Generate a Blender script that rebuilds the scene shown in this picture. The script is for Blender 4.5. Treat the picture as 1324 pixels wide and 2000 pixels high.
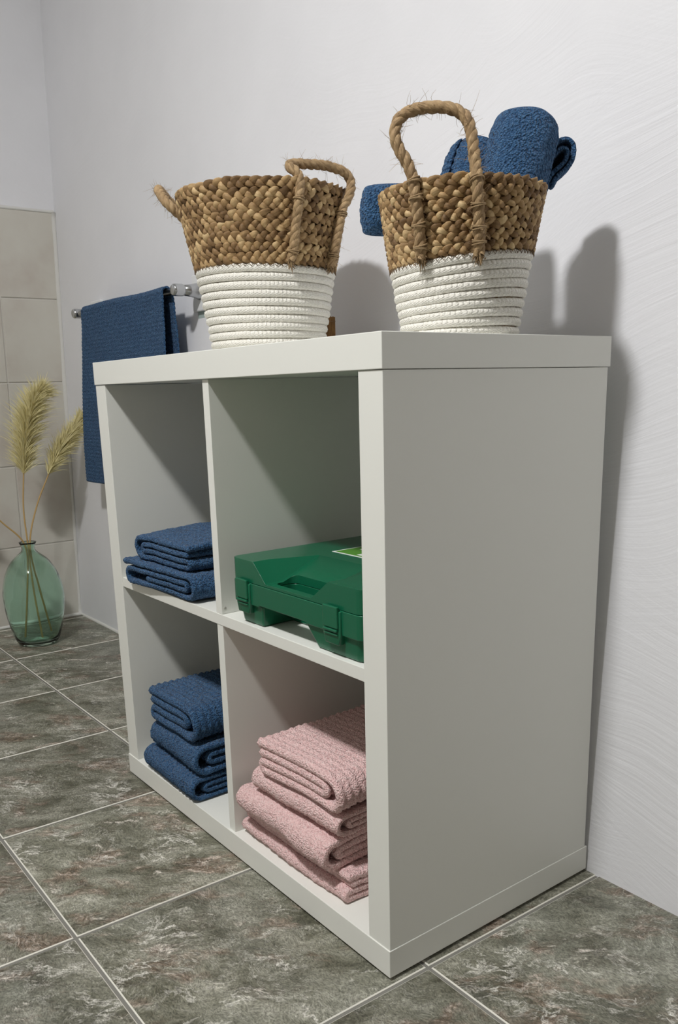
import bpy, bmesh, math, random
import numpy as np
from mathutils import Vector, Matrix

for o in list(bpy.data.objects):
    bpy.data.objects.remove(o)
SC = bpy.context.scene
COL = SC.collection
PI = math.pi
random.seed(7)

# ------------------------------------------------------------------ camera
cam_d = bpy.data.cameras.new('camera')
cam = bpy.data.objects.new('camera', cam_d)
COL.objects.link(cam)
RX = (0.6041, 0.7964, -0.0275)      # image right
RY = (0.1746, -0.1659, -0.9706)     # image down
RZ = (-0.7776, 0.5815, -0.2393)     # view direction
cam.matrix_world = Matrix((
    (RX[0], -RY[0], -RZ[0], 0.6829),
    (RX[1], -RY[1], -RZ[1], -0.5810),
    (RX[2], -RY[2], -RZ[2], 0.7076),
    (0, 0, 0, 1)))
cam_d.sensor_fit = 'HORIZONTAL'
cam_d.sensor_width = 36
cam_d.lens = 1649.62 * 36 / 1324
cam_d.shift_x = (662 - 651.06) / 1324
cam_d.shift_y = (1169.16 - 1000) / 1324
cam_d.clip_start = 0.02
SC.camera = cam

# ------------------------------------------------------------------ world, lights, exposure
w = bpy.data.worlds.new('world')
SC.world = w
w.use_nodes = True
w.node_tree.nodes['Background'].inputs[0].default_value = (0.9, 0.95, 1, 1)
w.node_tree.nodes['Background'].inputs[1].default_value = 0.05


def lamp(name, kind, loc, power, radius, color=(1, 1, 1)):
    d = bpy.data.lights.new(name, kind)
    d.energy = power
    if kind == 'AREA':
        d.shape = 'DISK'
        d.size = radius * 2
    else:
        d.shadow_soft_size = radius
    d.color = color
    o = bpy.data.objects.new(name, d)
    o.location = loc
    COL.objects.link(o)
    return o


# one round ceiling lamp: most of its light goes down, some spills sideways and up
lamp('ceiling_lamp', 'AREA', (-0.008, -1.06, 2.31), 39.5, 0.10, (1.0, 0.993, 0.98))
lamp('ceiling_lamp_spill', 'POINT', (-0.008, -1.06, 2.32), 16.5, 0.09, (1.0, 0.993, 0.98))

SC.view_settings.view_transform = 'Standard'
SC.view_settings.look = 'None'
SC.view_settings.gamma = 1
SC.view_settings.exposure = 0.0
SC.view_settings.use_curve_mapping = False
try:
    SC.cycles.use_denoising = True
    SC.cycles.max_bounces = 12
    SC.cycles.diffuse_bounces = 6
    SC.cycles.transmission_bounces = 12
except Exception:
    pass

# ------------------------------------------------------------------ object helpers


def link(o, parent=None):
    COL.objects.link(o)
    if parent is not None:
        o.parent = parent
    return o


def thing(name, label, cat, loc=(0, 0, 0), group=None):
    o = bpy.data.objects.new(name, None)
    o.empty_display_size = 0.05
    o.location = loc
    o['label'] = label
    o['category'] = cat
    if group:
        o['group'] = group
    return link(o)


def tag(o, label, cat, group=None):
    o['label'] = label
    o['category'] = cat
    if group:
        o['group'] = group
    return o


def off(parent):
    return np.array(parent.location) if parent is not None else np.zeros(3)


def mesh(name, verts, faces, mat, parent=None, smooth=True, uv=None, att=None, rel=True):
    """verts in world space; stored relative to the parent's location"""
    V = np.asarray(verts, dtype=np.float64)
    if rel and parent is not None:
        p = parent
        while p is not None:
            V = V - np.array(p.location)
            p = p.parent
    me = bpy.data.meshes.new(name)
    if isinstance(faces, np.ndarray):
        n, k = faces.shape
        me.vertices.add(len(V))
        me.vertices.foreach_set('co', V.astype(np.float32).ravel())
        me.loops.add(n * k)
        me.loops.foreach_set('vertex_index', faces.astype(np.int32).ravel())
        me.polygons.add(n)
        me.polygons.foreach_set('loop_start', np.arange(0, n * k, k, dtype=np.int32))
        me.polygons.foreach_set('loop_total', np.full(n, k, dtype=np.int32))
        me.update(calc_edges=True)
        me.validate()
    else:
        me.from_pydata(V.tolist(), [], [list(f) for f in faces])
        me.update()
    if smooth:
        me.polygons.foreach_set('use_smooth', [True] * len(me.polygons))
    li = np.empty(len(me.loops), dtype=np.int32)
    me.loops.foreach_get('vertex_index', li)
    if uv is not None:
        L = me.uv_layers.new(name='UVMap')
        L.data.foreach_set('uv', np.asarray(uv, dtype=np.float32)[li].ravel())
    if att is not None:
        a = me.attributes.new('shade', 'FLOAT', 'POINT')
        a.data.foreach_set('value', np.asarray(att, dtype=np.float32))
    if mat is not None:
        me.materials.append(mat)
    return link(bpy.data.objects.new(name, me), parent)


def from_bm(name, bm, mat, parent=None, smooth=False):
    bmesh.ops.recalc_face_normals(bm, faces=bm.faces)
    me = bpy.data.meshes.new(name)
    if parent is not None:
        v = Vector((0, 0, 0))
        p = parent
        while p is not None:
            v += p.location
            p = p.parent
        bmesh.ops.translate(bm, verts=bm.verts, vec=-v)
    bm.to_mesh(me)
    bm.free()
    if smooth:
        me.polygons.foreach_set('use_smooth', [True] * len(me.polygons))
    for m in (mat if isinstance(mat, (list, tuple)) else [mat]):
        me.materials.append(m)
    return link(bpy.data.objects.new(name, me), parent)


def bm_box(bm, x0, x1, y0, y1, z0, z1, bev=0.0, seg=2):
    r = bmesh.ops.create_cube(bm, size=1)
    vs = r['verts']
    for v in vs:
        v.co = Vector(((x0 + x1) / 2 + v.co.x * (x1 - x0), (y0 + y1) / 2 + v.co.y * (y1 - y0),
                       (z0 + z1) / 2 + v.co.z * (z1 - z0)))
    if bev > 0:
        es = set()
        for v in vs:
            es.update(v.link_edges)
        bmesh.ops.bevel(bm, geom=list(es), offset=bev, segments=seg, profile=0.5, affect='EDGES')
    return bm


def box(name, x0, x1, y0, y1, z0, z1, mat, parent=None, bev=0.0, seg=2):
    return from_bm(name, bm_box(bmesh.new(), x0, x1, y0, y1, z0, z1, bev, seg), mat, parent)


def wob(P, seed, scale, n=5):
    """smooth pseudo random scalar field, about -1..1; P (..,3)"""
    rs = np.random.RandomState(seed)
    out = np.zeros(P.shape[:-1])
    for i in range(n):
        d = rs.normal(size=3)
        d /= np.linalg.norm(d)
        out += np.sin((P @ d) * scale * (0.6 + 0.9 * rs.rand()) + rs.rand() * 6.28)
    return out / n * 1.4


def wob3(P, seed, scale, n=5):
    return np.stack([wob(P, seed * 3 + k, scale, n) for k in range(3)], -1)


def grid_faces(nu, nv, closeu=False, closev=False, base=0):
    u = np.arange(nu if closeu else nu - 1)
    v = np.arange(nv if closev else nv - 1)
    U, W = np.meshgrid(u, v, indexing='ij')
    U2 = (U + 1) % nu
    W2 = (W + 1) % nv
    return np.stack([U * nv + W, U2 * nv + W, U2 * nv + W2, U * nv + W2], -1).reshape(-1, 4) + base


def smooth_path(pts, n):
    """Catmull-Rom through the points, resampled to n even steps"""
    P = np.asarray(pts, float)
    Q = np.vstack([2 * P[0] - P[1], P, 2 * P[-1] - P[-2]])
    out = []
    for i in range(1, len(Q) - 2):
        t = np.linspace(0, 1, 12, endpoint=False)[:, None]
        a, b, c, d = Q[i - 1], Q[i], Q[i + 1], Q[i + 2]
        out.append(0.5 * ((2 * b) + (-a + c) * t + (2 * a - 5 * b + 4 * c - d) * t ** 2 + (-a + 3 * b - 3 * c + d) * t ** 3))
    out.append(P[-1:])
    S = np.vstack(out)
    return resample(S, n)


def resample(S, n):
    L = np.concatenate([[0], np.cumsum(np.linalg.norm(np.diff(S, axis=0), axis=1))])
    t = np.linspace(0, L[-1], n)
    return np.stack([np.interp(t, L, S[:, k]) for k in range(S.shape[1])], 1)


def frames(P, up=(0, 0, 1)):
    T = np.gradient(P, axis=0)
    T /= np.linalg.norm(T, axis=1)[:, None] + 1e-12
    N = np.zeros_like(P)
    n = np.array(up, float)
    if abs(T[0] @ n) > 0.9:
        n = np.array([0.3, 0.9, 0.1])
    for i in range(len(P)):
        n = n - T[i] * (n @ T[i])
        n /= np.linalg.norm(n) + 1e-12
        N[i] = n
    return T, N, np.cross(T, N)


def tube(P, r, ns=8, caps=True, up=(0, 0, 1)):
    P = np.asarray(P, float)
    n = len(P)
    r = np.broadcast_to(np.asarray(r, float), (n,))
    T, N, B = frames(P, up)
    a = np.linspace(0, 2 * PI, ns, endpoint=False)
    V = P[:, None, :] + r[:, None, None] * (np.cos(a)[None, :, None] * N[:, None, :] + np.sin(a)[None, :, None] * B[:, None, :])
    F = grid_faces(n, ns, closev=True)
    L = np.concatenate([[0], np.cumsum(np.linalg.norm(np.diff(P, axis=0), axis=1))])
    UV = np.stack(np.broadcast_arrays(L[:, None], (a / (2 * PI))[None, :]), -1)
    V = V.reshape(-1, 3)
    UV = UV.reshape(-1, 2)
    F = F.tolist()
    if caps:
        F.append(list(range(ns))[::-1])
        F.append([(n - 1) * ns + k for k in range(ns)])
    return V, F, UV


def lathe(profile, cx, cy, ns=48, axis='z', lump=0, seed=1, z0=0.0):
    pr = np.asarray(profile, float)
    a = np.linspace(0, 2 * PI, ns, endpoint=False)
    r, h = pr[:, 0], pr[:, 1]
    if axis == 'z':
        V = np.stack([cx + r[:, None] * np.cos(a), cy + r[:, None] * np.sin(a), np.broadcast_to(z0 + h[:, None], (len(pr), ns))], -1)
    else:   # along y: h is y, (cx, cy) = x, z
        V = np.stack([cx + r[:, None] * np.cos(a), np.broadcast_to(h[:, None], (len(pr), ns)), cy + r[:, None] * np.sin(a)], -1)
    F = grid_faces(len(pr), ns, closev=True)
    return V.reshape(-1, 3), (F[:, ::-1] if axis == 'z' else F)


class Acc:
    """collects several pieces into one mesh"""

    def __init__(s):
        s.v, s.f, s.u, s.a, s.n = [], [], [], [], 0

    def add(s, V, F, UV=None, att=None):
        V = np.asarray(V)
        s.v.append(V)
        s.f.extend([[int(i) + s.n for i in f] for f in F])
        s.u.append(UV if UV is not None else np.zeros((len(V), 2)))
        s.a.append(att if att is not None else np.zeros(len(V)))
        s.n += len(V)

    def build(s, name, mat, parent=None, smooth=True):
        return mesh(name, np.vstack(s.v), s.f, mat, parent, smooth, np.vstack(s.u), np.concatenate(s.a))


# ------------------------------------------------------------------ material helpers


class NT:
    def __init__(s, name):
        s.m = bpy.data.materials.new(name)
        s.m.use_nodes = True
        s.t = s.m.node_tree
        s.b = s.t.nodes['Principled BSDF']

    def n(s, kind, **kw):
        o = s.t.nodes.new(kind)
        for k, v in kw.items():
            if k in o.inputs.keys():
                o.inputs[k].default_value = v
            else:
                setattr(o, k, v)
        return o

    def l(s, a, b):
        s.t.links.new(a, b)

    def ramp(s, fac, stops, mode='LINEAR'):
        r = s.n('ShaderNodeValToRGB')
        r.color_ramp.interpolation = mode
        el = r.color_ramp.elements
        while len(el) < len(stops):
            el.new(0.5)
        for e, (p, c) in zip(el, stops):
            e.position = p
            e.color = tuple(c) + (1,) if len(c) == 3 else c
        s.l(fac, r.inputs[0])
        return r.outputs[0]

    def mix(s, fac, a, b, mode='MIX'):
        m = s.n('ShaderNodeMix', data_type='RGBA', blend_type=mode)
        if isinstance(fac, (int, float)):
            m.inputs[0].default_value = fac
        else:
            s.l(fac, m.inputs[0])
        for i, x in ((6, a), (7, b)):
            if isinstance(x, (tuple, list)):
                m.inputs[i].default_value = tuple(x) + (1,) if len(x) == 3 else x
            else:
                s.l(x, m.inputs[i])
        return m.outputs[2]

    def math(s, op, a, b=None, c=None):
        m = s.n('ShaderNodeMath', operation=op)
        for i, x in enumerate((a, b, c)):
            if x is None:
                continue
            if isinstance(x, (int, float)):
                m.inputs[i].default_value = x
            else:
                s.l(x, m.inputs[i])
        return m.outputs[0]

    def noise(s, vec, scale, detail=4, rough=0.55, dist=0.0):
        o = s.n('ShaderNodeTexNoise')
        o.inputs['Scale'].default_value = scale
        o.inputs['Detail'].default_value = detail
        o.inputs['Roughness'].default_value = rough
        o.inputs['Distortion'].default_value = dist
        if vec is not None:
            s.l(vec, o.inputs['Vector'])
        return o

    def mapping(s, vec, scale=(1, 1, 1), rot=(0, 0, 0), loc=(0, 0, 0)):
        o = s.n('ShaderNodeMapping')
        o.inputs['Scale'].default_value = scale
        o.inputs['Rotation'].default_value = rot
        o.inputs['Location'].default_value = loc
        s.l(vec, o.inputs['Vector'])
        return o.outputs[0]

    def vadd(s, a, b):
        o = s.n('ShaderNodeVectorMath', operation='ADD')
        s.l(a, o.inputs[0])
        s.l(b, o.inputs[1])
        return o.outputs[0]

    def bump(s, h, strength, dist):
        o = s.n('ShaderNodeBump')
        o.inputs['Strength'].default_value = strength
        o.inputs['Distance'].default_value = dist
        s.l(h, o.inputs['Height'])
        s.l(o.outputs[0], s.b.inputs['Normal'])

    def set(s, color=None, rough=None, spec=None, metal=None, sheen=None):
        if color is not None:
            if isinstance(color, (tuple, list)):
                s.b.inputs['Base Color'].default_value = tuple(color) + (1,)
            else:
                s.l(color, s.b.inputs['Base Color'])
        if rough is not None:
            if isinstance(rough, (int, float)):
                s.b.inputs['Roughness'].default_value = rough
            else:
                s.l(rough, s.b.inputs['Roughness'])
        if spec is not None:
            s.b.inputs['Specular IOR Level'].default_value = spec
        if metal is not None:
            s.b.inputs['Metallic'].default_value = metal
        if sheen is not None:
            s.b.inputs['Sheen Weight'].default_value = sheen
            s.b.inputs['Sheen Roughness'].default_value = 0.5
        return s.m


def simple(name, color, rough=0.5, spec=0.5, metal=0.0):
    return NT(name).set(color, rough, spec, metal)


def m_laminate():
    t = NT('white_laminate')
    tc = t.n('ShaderNodeTexCoord').outputs['Object']
    n = t.noise(tc, 900, 2)
    t.bump(n.outputs[0], 0.05, 0.0004)
    return t.set((0.78, 0.785, 0.74), 0.38, 0.35)


def m_plaster():
    t = NT('wall_plaster')
    g = t.n('ShaderNodeNewGeometry').outputs['Position']
    warp = t.noise(g, 1.7, 2)
    sub = t.n('ShaderNodeVectorMath', operation='SUBTRACT')
    t.l(warp.outputs['Color'], sub.inputs[0])
    sub.inputs[1].default_value = (0.5, 0.5, 0.5)
    sc = t.n('ShaderNodeVectorMath', operation='SCALE')
    sc.inputs['Scale'].default_value = 0.34
    t.l(sub.outputs[0], sc.inputs[0])
    p = t.vadd(g, sc.outputs[0])
    a = t.noise(t.mapping(t.mapping(p, rot=(0, math.radians(17), 0)), scale=(3.2, 1, 120)), 1.0, 3, 0.6)
    b = t.noise(t.mapping(t.mapping(p, rot=(0, math.radians(-12), 0)), scale=(4, 1, 75)), 1.0, 3, 0.6)
    sel = t.ramp(t.noise(g, 2.6, 2).outputs[0], [(0.42, (0, 0, 0)), (0.58, (1, 1, 1))])
    br = t.mix(sel, a.outputs[0], b.outputs[0])
    # strokes fade out towards the far corner
    sx = t.n('ShaderNodeSeparateXYZ')
    t.l(g, sx.inputs[0])
    mr = t.n('ShaderNodeMapRange')
    t.l(sx.outputs[0], mr.inputs[0])
    for i, v in ((1, -1.0), (2, 0.1), (3, 0.3), (4, 1.0)):
        mr.inputs[i].default_value = v
    grain = t.noise(g, 160, 3)
    lumps = t.noise(g, 22, 3)
    h = t.math('ADD', t.math('MULTIPLY', br, mr.outputs[0]), t.math('MULTIPLY', grain.outputs[0], 0.12))
    h = t.math('ADD', h, t.math('MULTIPLY', lumps.outputs[0], 0.5))
    t.bump(h, 0.36, 0.0028)
    col = t.ramp(t.noise(g, 5, 3).outputs[0], [(0.3, (0.765, 0.768, 0.80)), (0.7, (0.80, 0.803, 0.835))])
    return t.set(col, 0.75, 0.2)


def m_floor():
    t = NT('slate_tile')
    tc = t.n('ShaderNodeTexCoord').outputs['Object']
    oi = t.n('ShaderNodeObjectInfo')
    rnd = oi.outputs['Random']
    cmb = t.n('ShaderNodeCombineXYZ')
    t.l(t.math('MULTIPLY', rnd, 13.0), cmb.inputs[0])
    t.l(t.math('MULTIPLY', rnd, 47.0), cmb.inputs[1])
    t.l(t.math('MULTIPLY', rnd, 91.0), cmb.inputs[2])
    p = t.vadd(tc, cmb.outputs[0])
    # the grain of the stone runs across the tile, gently wavy
    w1 = t.noise(p, 7, 4, 0.6)
    s2 = t.n('ShaderNodeVectorMath', operation='SCALE')
    s2.inputs['Scale'].default_value = 0.075
    t.l(w1.outputs['Color'], s2.inputs[0])
    q = t.vadd(p, s2.outputs[0])
    r = t.mapping(t.mapping(q, rot=(0, 0, math.radians(-50))), scale=(1.0, 1.9, 1.0))
    base = t.noise(r, 10, 12, 0.74, 0.1)
    col = t.ramp(base.outputs[0], [(0.30, (0.042, 0.040, 0.027)), (0.42, (0.104, 0.102, 0.072)),
                                   (0.51, (0.178, 0.176, 0.135)), (0.60, (0.275, 0.27, 0.22)), (0.74, (0.50, 0.48, 0.415))])
    # pale green-grey clouds
    cf = t.ramp(t.noise(p, 4.5, 4).outputs[0], [(0.45, (0, 0, 0)), (0.68, (1, 1, 1))])
    col = t.mix(t.math('MULTIPLY', cf, 0.26), col, (0.27, 0.29, 0.26))
    # rusty, broken areas with dark crevices and pinkish crusts
    bn = t.noise(r, 8.5, 6, 0.62, 0.3)
    bf = t.ramp(bn.outputs[0], [(0.53, (0, 0, 0)), (0.62, (1, 1, 1))])
    cr = t.noise(r, 42, 8, 0.75, 0.5)
    bcol = t.ramp(cr.outputs[0], [(0.34, (0.035, 0.025, 0.018)), (0.46, (0.125, 0.085, 0.058)), (0.54, (0.22, 0.165, 0.125)), (0.63, (0.56, 0.47, 0.41))])
    col = t.mix(t.math('MULTIPLY', bf, 0.72), col, bcol)
    # white crusts and veins, ragged
    vn = t.noise(r, 8.0, 9, 0.70, 0.35)
    vv = t.math('ABSOLUTE', t.math('SUBTRACT', vn.outputs[0], 0.5))
    vf = t.ramp(vv, [(0.0, (1, 1, 1)), (0.008, (0.65, 0.65, 0.65)), (0.024, (0, 0, 0))])
    msk = t.ramp(t.noise(p, 8.5, 4, 0.6).outputs[0], [(0.50, (0, 0, 0)), (0.66, (1, 1, 1))])
    col = t.mix(t.math('MULTIPLY', t.math('MULTIPLY', vf, msk), 0.88), col, (0.72, 0.70, 0.64))
    # chunky pale crusts with a dark rim below
    cn = t.noise(t.mapping(r, loc=(3.1, 1.7, 0.4)), 11, 10, 0.70, 0.15)
    rim = t.ramp(cn.outputs[0], [(0.56, (0, 0, 0)), (0.605, (1, 1, 1)), (0.63, (0, 0, 0))])
    col = t.mix(t.math('MULTIPLY', rim, 0.45), col, (0.07, 0.055, 0.04))
    cf2 = t.ramp(cn.outputs[0], [(0.625, (0, 0, 0)), (0.665, (1, 1, 1))])
    col = t.mix(t.math('MULTIPLY', cf2, 0.8), col, (0.62, 0.57, 0.51))
    # hairline cracks
    v2 = t.noise(q, 21, 8, 0.68, 0.6)
    vv2 = t.math('ABSOLUTE', t.math('SUBTRACT', v2.outputs[0], 0.5))
    vf2 = t.ramp(vv2, [(0.0, (1, 1, 1)), (0.009, (0, 0, 0))])
    m2 = t.ramp(t.noise(p, 6, 2).outputs[0], [(0.46, (0, 0, 0)), (0.56, (1, 1, 1))])
    col = t.mix(t.math('MULTIPLY', t.math('MULTIPLY', vf2, m2), 0.55), col, (0.58, 0.57, 0.51))
    fine = t.noise(t.mapping(q, rot=(0, 0, math.radians(-50)), scale=(1, 2.0, 1)), 230, 6, 0.8)
    col = t.mix(0.85, col, t.ramp(fine.outputs[0], [(0.37, (0.16, 0.16, 0.16)), (0.5, (0.5, 0.5, 0.5)), (0.63, (0.86, 0.86, 0.86))]), 'OVERLAY')
    # tiles differ a little in depth of tone
    tone = t.math('MULTIPLY_ADD', t.math('FRACT', t.math('MULTIPLY', rnd, 17.3)), 0.34, 0.90)
    tv = t.n('ShaderNodeVectorMath', operation='SCALE')
    t.l(col, tv.inputs[0])
    t.l(tone, tv.inputs['Scale'])
    t.bump(t.math('ADD', base.outputs[0], t.math('MULTIPLY', fine.outputs[0], 0.25)), 0.45, 0.003)
    return t.set(tv.outputs[0], t.math('MULTIPLY_ADD', base.outputs[0], 0.3, 0.26), 0.45)


def m_walltile():
    t = NT('greige_wall_tile')
    tc = t.n('ShaderNodeTexCoord').outputs['Object']
    oi = t.n('ShaderNodeObjectInfo')
    cmb = t.n('ShaderNodeCombineXYZ')
    t.l(t.math('MULTIPLY', oi.outputs['Random'], 40), cmb.inputs[1])
    p = t.vadd(tc, cmb.outputs[0])
    n = t.noise(p, 6, 4)
    col = t.ramp(n.outputs[0], [(0.3, (0.53, 0.485, 0.435)), (0.5, (0.60, 0.575, 0.52)), (0.72, (0.635, 0.62, 0.565))])
    t.bump(t.noise(p, 40, 3).outputs[0], 0.1, 0.001)
    return t.set(col, 0.35, 0.4)


def m_terry(name, c0, c1, c2, relief=0.0045, streak=0.22):
    t = NT(name)
    tc = t.n('ShaderNodeTexCoord').outputs['Object']
    v = t.n('ShaderNodeTexVoronoi')
    v.inputs['Scale'].default_value = 400
    t.l(tc, v.inputs['Vector'])
    n = t.noise(tc, 230, 4, 0.65)
    big = t.noise(tc, 14, 3)
    h = t.math('ADD', t.math('MULTIPLY', v.outputs['Distance'], -0.8), t.math('MULTIPLY', n.outputs[0], 1.2))
    t.bump(h, 1.0, relief)
    loop = t.math('MULTIPLY_ADD', v.outputs['Distance'], -0.45, t.math('MULTIPLY_ADD', n.outputs[0], 0.9, 0.28))  # shade in the gaps between terry loops, painted into the colour
    col = t.ramp(loop, [(0.25, c0), (0.5, c1), (0.78, c2)])
    col = t.mix(t.math('MULTIPLY', big.outputs[0], streak), col, c0)
    return t.set(col, 0.95, 0.08, sheen=0.12)


def m_jute(name, cols, stretch=(60, 6), rand=1.0):
    """plant fibre: streaks along the strand (UV), tone per leaf from the 'shade' attribute"""
    t = NT(name)
    uv = t.n('ShaderNodeTexCoord').outputs['UV']
    ob = t.n('ShaderNodeTexCoord').outputs['Object']
    at = t.n('ShaderNodeAttribute', attribute_name='shade')
    st = t.noise(t.mapping(uv, scale=(stretch[0], stretch[1], 1)), 1.0, 4, 0.65)
    bl = t.noise(ob, 60, 3)
    f = t.math('ADD', t.math('MULTIPLY', st.outputs[0], 0.55), t.math('MULTIPLY', at.outputs['Fac'], 0.45 * rand))
    f = t.math('ADD', f, t.math('MULTIPLY', t.math('SUBTRACT', bl.outputs[0], 0.5), 0.35))
    n = len(cols)
    col = t.ramp(f, [(0.18 + 0.62 * i / (n - 1), c) for i, c in enumerate(cols)])
    t.bump(st.outputs[0], 0.7, 0.0016)
    return t.set(col, 0.62, 0.3)


def m_rope():
    t = NT('white_cotton_rope')
    ob = t.n('ShaderNodeTexCoord').outputs['Object']
    uv = t.n('ShaderNodeTexCoord').outputs['UV']
    # machine stitching: rows of small dents along the coil
    su = t.n('ShaderNodeSeparateXYZ')
    t.l(uv, su.inputs[0])
    wave = t.math('ABSOLUTE', t.math('SINE', t.math('MULTIPLY', su.outputs[0], 2 * PI / 0.012)))
    tw = t.math('SINE', t.math('ADD', t.math('MULTIPLY', su.outputs[0], 2 * PI / 0.006), t.math('MULTIPLY', su.outputs[1], 12.0)))
    n = t.noise(ob, 420, 3, 0.6)
    h = t.math('ADD', n.outputs[0], t.math('MULTIPLY', tw, 0.18))
    h = t.math('ADD', h, t.math('MULTIPLY', t.math('POWER', wave, 6.0), -0.25))
    t.bump(h, 0.8, 0.0024)
    col = t.ramp(n.outputs[0], [(0.3, (0.80, 0.775, 0.70)), (0.7, (0.88, 0.865, 0.81))])
    return t.set(col, 0.85, 0.2)


def m_glass():
    t = NT('green_recycled_glass')
    b = t.b
    b.inputs['Base Color'].default_value = (0.72, 0.91, 0.82, 1)
    b.inputs['Roughness'].default_value = 0.0
    b.inputs['IOR'].default_value = 1.46
    b.inputs['Transmission Weight'].default_value = 1.0
    n = t.noise(t.n('ShaderNodeTexCoord').outputs['Object'], 14, 2)
    t.bump(n.outputs[0], 0.25, 0.006)
    return t.m


def m_plastic():
    t = NT('green_moulded_plastic')
    ob = t.n('ShaderNodeTexCoord').outputs['Object']
    t.bump(t.noise(ob, 1400, 2).outputs[0], 0.12, 0.0004)
    return t.set((0.006, 0.112, 0.054), 0.26, 0.5)


M = {}
M['white'] = m_laminate()
M['plaster'] = m_plaster()
M['floor_tile'] = m_floor()
M['tile_edge'] = simple('worn_pale_tile_edge', (0.72, 0.70, 0.63), 0.5)
M['grout'] = simple('grey_grout', (0.20, 0.195, 0.175), 0.9, 0.2)
M['wall_tile'] = m_walltile()
M['wall_grout'] = simple('pale_grout', (0.62, 0.60, 0.56), 0.9, 0.2)
M['caulk'] = simple('white_caulk', (0.70, 0.695, 0.67), 0.6, 0.3)
M['ceiling'] = simple('ceiling_paint', (0.80, 0.80, 0.80), 0.8, 0.2)
M['room_tile'] = simple('greige_room_tile', (0.42, 0.40, 0.36), 0.5, 0.3)
M['blue'] = m_terry('blue_terry', (0.011, 0.040, 0.105), (0.040, 0.116, 0.250), (0.105, 0.235, 0.43))
M['pink'] = m_terry('pink_terry', (0.66, 0.40, 0.395), (0.88, 0.61, 0.60), (0.95, 0.76, 0.74), 0.0028, 0.15)
M['seagrass'] = m_jute('plaited_seagrass', [(0.095, 0.052, 0.022), (0.23, 0.138, 0.062), (0.40, 0.262, 0.125), (0.62, 0.46, 0.25)], (28, 9))
M['jute'] = m_jute('jute_cord', [(0.12, 0.072, 0.036), (0.27, 0.175, 0.09), (0.42, 0.29, 0.155), (0.52, 0.37, 0.21)], (180, 14), 0.9)
M['rope'] = m_rope()
M['chrome'] = NT('brushed_chrome').set((0.55, 0.56, 0.57), 0.22, 0.5, 1.0)
M['plate'] = simple('pale_plastic', (0.80, 0.81, 0.82), 0.3)
M['pad'] = simple('translucent_adhesive_pad', (0.42, 0.50, 0.48), 0.35)
M['glass'] = m_glass()
M['stem'] = simple('dry_straw_stem', (0.50, 0.33, 0.13), 0.6)
M['plume'] = simple('pale_straw_plume', (0.80, 0.73, 0.42), 0.8, 0.15)
M['green'] = m_plastic()
M['label_white'] = simple('label_white', (0.82, 0.84, 0.82), 0.4)
M['label_green'] = simple('label_green', (0.09, 0.28, 0.03), 0.4)
M['bamboo'] = m_jute('bamboo_strip', [(0.16, 0.075, 0.022), (0.30, 0.16, 0.05), (0.42, 0.25, 0.09), (0.50, 0.32, 0.13)], (30, 30))
M['dark'] = simple('dark_gap', (0.05, 0.05, 0.05), 0.8)

# ------------------------------------------------------------------ room shell
WA, WB = 0.3885, 0.034          # the plaster wall leans back slightly: y = WA + WB*z
XF = -2.035                     # far tiled wall
XR, YF, ZC = 2.3, -2.3, 2.42


def struct(o):
    o['kind'] = 'structure'
    return o


def wy(z, x=-2.0):
    k = np.clip((x + 1.0) / 0.9, 0, 1)
    return WA + (WB + 0.024 * k * k * (3 - 2 * k)) * z


# right plaster wall (behind the shelf), gently uneven
nx, nz = 140, 80
X, Z = np.meshgrid(np.linspace(XF - 0.02, XR, nx), np.linspace(-0.02, ZC, nz), indexing='ij')
Yw = wy(Z, X)
P = np.stack([X, Yw, Z], -1)
Yw = Yw + 0.0022 * wob(P, 5, 4.5) * np.clip((Z) / 0.2, 0, 1)
front = np.stack([X, Yw, Z], -1).reshape(-1, 3)
back = np.stack([X, wy(Z, X) + 0.12, Z], -1).reshape(-1, 3)
F = np.vstack([grid_faces(nx, nz), grid_faces(nx, nz, base=nx * nz)[:, ::-1]])
struct(mesh('wall_right', np.vstack([front, back]), F, M['plaster']))

struct(box('wall_back', XF - 0.12, XF, YF - 0.1, 0.62, -0.03, ZC, M['plaster']))
wall_far = bpy.data.objects['wall_back']
struct(box('wall_front', XR, XR + 0.12, YF - 0.1, 0.6, -0.03, ZC, M['room_tile']))
struct(box('wall_left', XF - 0.1, XR + 0.1, YF - 0.12, YF, -0.03, ZC, M['room_tile']))
struct(box('ceiling', XF - 0.12, XR + 0.12, YF - 0.12, 0.62, ZC, ZC + 0.1, M['ceiling']))

# floor: grout bed, tiles laid on it one by one
floor = struct(box('floor', XF - 0.05, XR + 0.05, YF - 0.05, 0.44, -0.06, -0.0016, M['grout']))
TX, TY, SH = 0.3352, 0.3262, 0.025
GW = 0.0048


def tile_mesh(ylen):
    """parallelogram tile: top, pale worn bevel, side"""
    g = GW / 2
    bv = 0.0015
    me = bpy.data.meshes.new('floor_tile')
    V = []
    for inset, z in ((g, -0.004), (g, -0.0011), (g + bv, 0.0)):
        for (a, b) in ((0, 0), (1, 0), (1, 1), (0, 1)):
            y = b * ylen + (inset if b == 0 else -inset)
            x = a * TX + (inset if a == 0 else -inset) + SH * y
            V.append((x, y, z))
    Fs = []
    for lv in (0, 4):
        for k in range(4):
            k2 = (k + 1) % 4
            Fs.append((lv + k, lv + k2, lv + 4 + k2, lv + 4 + k))
    Fs.append((8, 9, 10, 11))
    me.from_pydata(V, [], Fs)
    me.materials.append(M['floor_tile'])
    me.materials.append(M['tile_edge'])
    for i, p in enumerate(me.polygons):
        p.material_index = 0 if i == 8 else 1
    me.update()
    return me


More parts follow.
